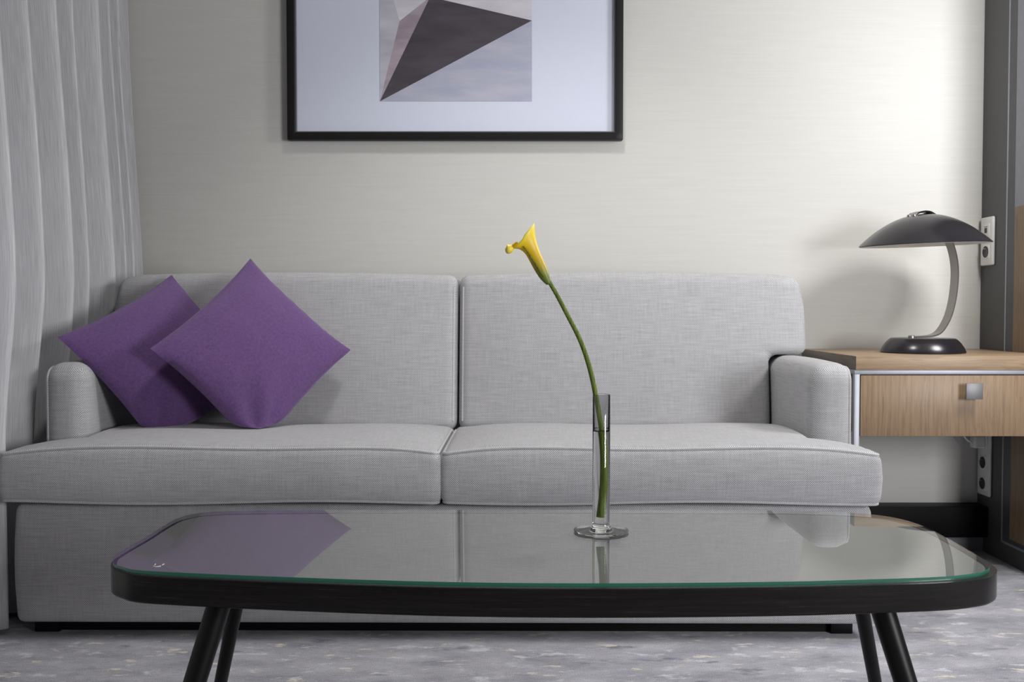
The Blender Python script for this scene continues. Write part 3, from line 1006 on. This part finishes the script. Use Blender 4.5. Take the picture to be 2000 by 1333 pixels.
# strap over the crown
crown = []
for px, py in ((1776, 425), (1781, 419.5), (1790, 416), (1800, 414), (1811, 414.5), (1819, 417.5), (1826, 421)):
    p = at(px, py, LY)
    crown.append(Vector((lc.x, LY, p.z)) + dv * ((p.x - lc.x) / math.cos(th)))
bm = bmesh.new(); ribbon(bm, catmull(crown, 5), sv, 0.030, 0.005)
build('crown_strap', bm, M['gunmetal'], shade, angle=40)
bm = bmesh.new()
p = crown[0]
for e in (-0.011, 0.011):
    q = p + sv * e
    lathe(bm, [(0, -0.008), (0.006, -0.008), (0.006, 0.006), (0.0045, 0.008), (0, 0.008)], q, 16)
ribbon(bm, [crown[0] - dv * 0.004 - Vector((0, 0, 0.003)), crown[1] + Vector((0, 0, 0.0032))], sv, 0.031, 0.004)
build('strap_clip', bm, M['steel'], shade)

# ================================================================ wall sockets on the side wall
def round_socket(parent, cy, cz, x, label=None):
    bm = bmesh.new()
    n = 32
    mtx = Matrix.Rotation(R(-90), 4, 'Y')
    lathe(bm, [(0, 0.0004), (0.0185, 0.0004), (0.0195, 0.001), (0.0195, 0.0), (0, 0.0)], (x, cy, cz), n, mtx)
    s = build('socket_well', bm, M['socket_black'], parent)
    bm = bmesh.new()
    lathe(bm, [(0, 0.009), (0.0016, 0.009), (0.0024, 0.008), (0.0024, 0.0), (0, 0.0)], (x, cy, cz + 0.010), 14, mtx)
    build('earth_pin', bm, M['steel'], s)
    return s
def cover(name, y0, y1, zlo, zhi, units, mat, label):
    o = thing(name, (RX, (y0 + y1) / 2, (zlo + zhi) / 2), label, 'wall socket')
    bm = bmesh.new()
    block(bm, [RX - 0.011, RX], [y0, y1], [zlo, zhi], bevel=0.005, seg=3)
    build('cover_plate', bm, mat, o)
    yc = (y0 + y1) / 2
    for zc in units:
        bm = bmesh.new()
        block(bm, [RX - 0.0128, RX - 0.010], [yc - 0.0225, yc + 0.0225], [zc - 0.0225, zc + 0.0225], bevel=0.001, seg=2)
        build('insert', bm, mat, o)
    return o, yc
zlo, zhi = at(1935, 519, 3.27).z, at(1935, 424, 3.27).z
zm = (zlo + zhi) / 2
so, yc = cover('wall_socket', 3.232, 3.314, zlo, zhi, (zm + 0.0355, zm - 0.0355), M['white_plastic'], 'white double wall plate with a data port above a socket, beside the lamp shade')
round_socket(so, yc, zm - 0.0355, RX - 0.0128)
bm = bmesh.new(); box(bm, RX - 0.0138, RX - 0.0126, yc - 0.008, yc + 0.008, zm + 0.0275, zm + 0.0445)
build('data_port', bm, M['socket_black'], so)
bm = bmesh.new(); box(bm, RX - 0.0136, RX - 0.0126, yc - 0.012, yc + 0.010, zm + 0.047, zm + 0.050)
build('port_shutter', bm, M['grey_plastic'], so)
zlo = at(1926, 968, 3.27).z
cz = [zlo + 0.0405 + 0.071 * i for i in range(3)]
so, yc = cover('wall_socket', 3.230, 3.312, zlo, zlo + 0.223, cz, M['white_plastic'], 'white triple wall socket below the desk, its upper sockets partly behind the drawer')
for z in cz[:2]:
    round_socket(so, yc, z, RX - 0.0128)
bm = bmesh.new()
block(bm, [RX - 0.050, RX - 0.030, RX - 0.0130], [yc - 0.019, yc + 0.019], [cz[2] - 0.021, cz[2] + 0.021], bevel=0.006, seg=3)
plug = tag(build('power_plug', bm, M['white_plastic'], origin=(RX - 0.03, yc, cz[2])), 'white power plug in the topmost socket of the triple plate', 'plug')
bm = bmesh.new()
tube(bm, catmull([(RX - 0.048, yc, cz[2] - 0.005), (RX - 0.07, yc, cz[2] + 0.01), (RX - 0.09, yc + 0.02, cz[2] + 0.06), (RX - 0.1, yc + 0.03, cz[2] + 0.13), (RX - 0.1, 3.285, zt - 0.002)], 6), 0.003, 8)
build('cord', bm, M['white_plastic'], plug)
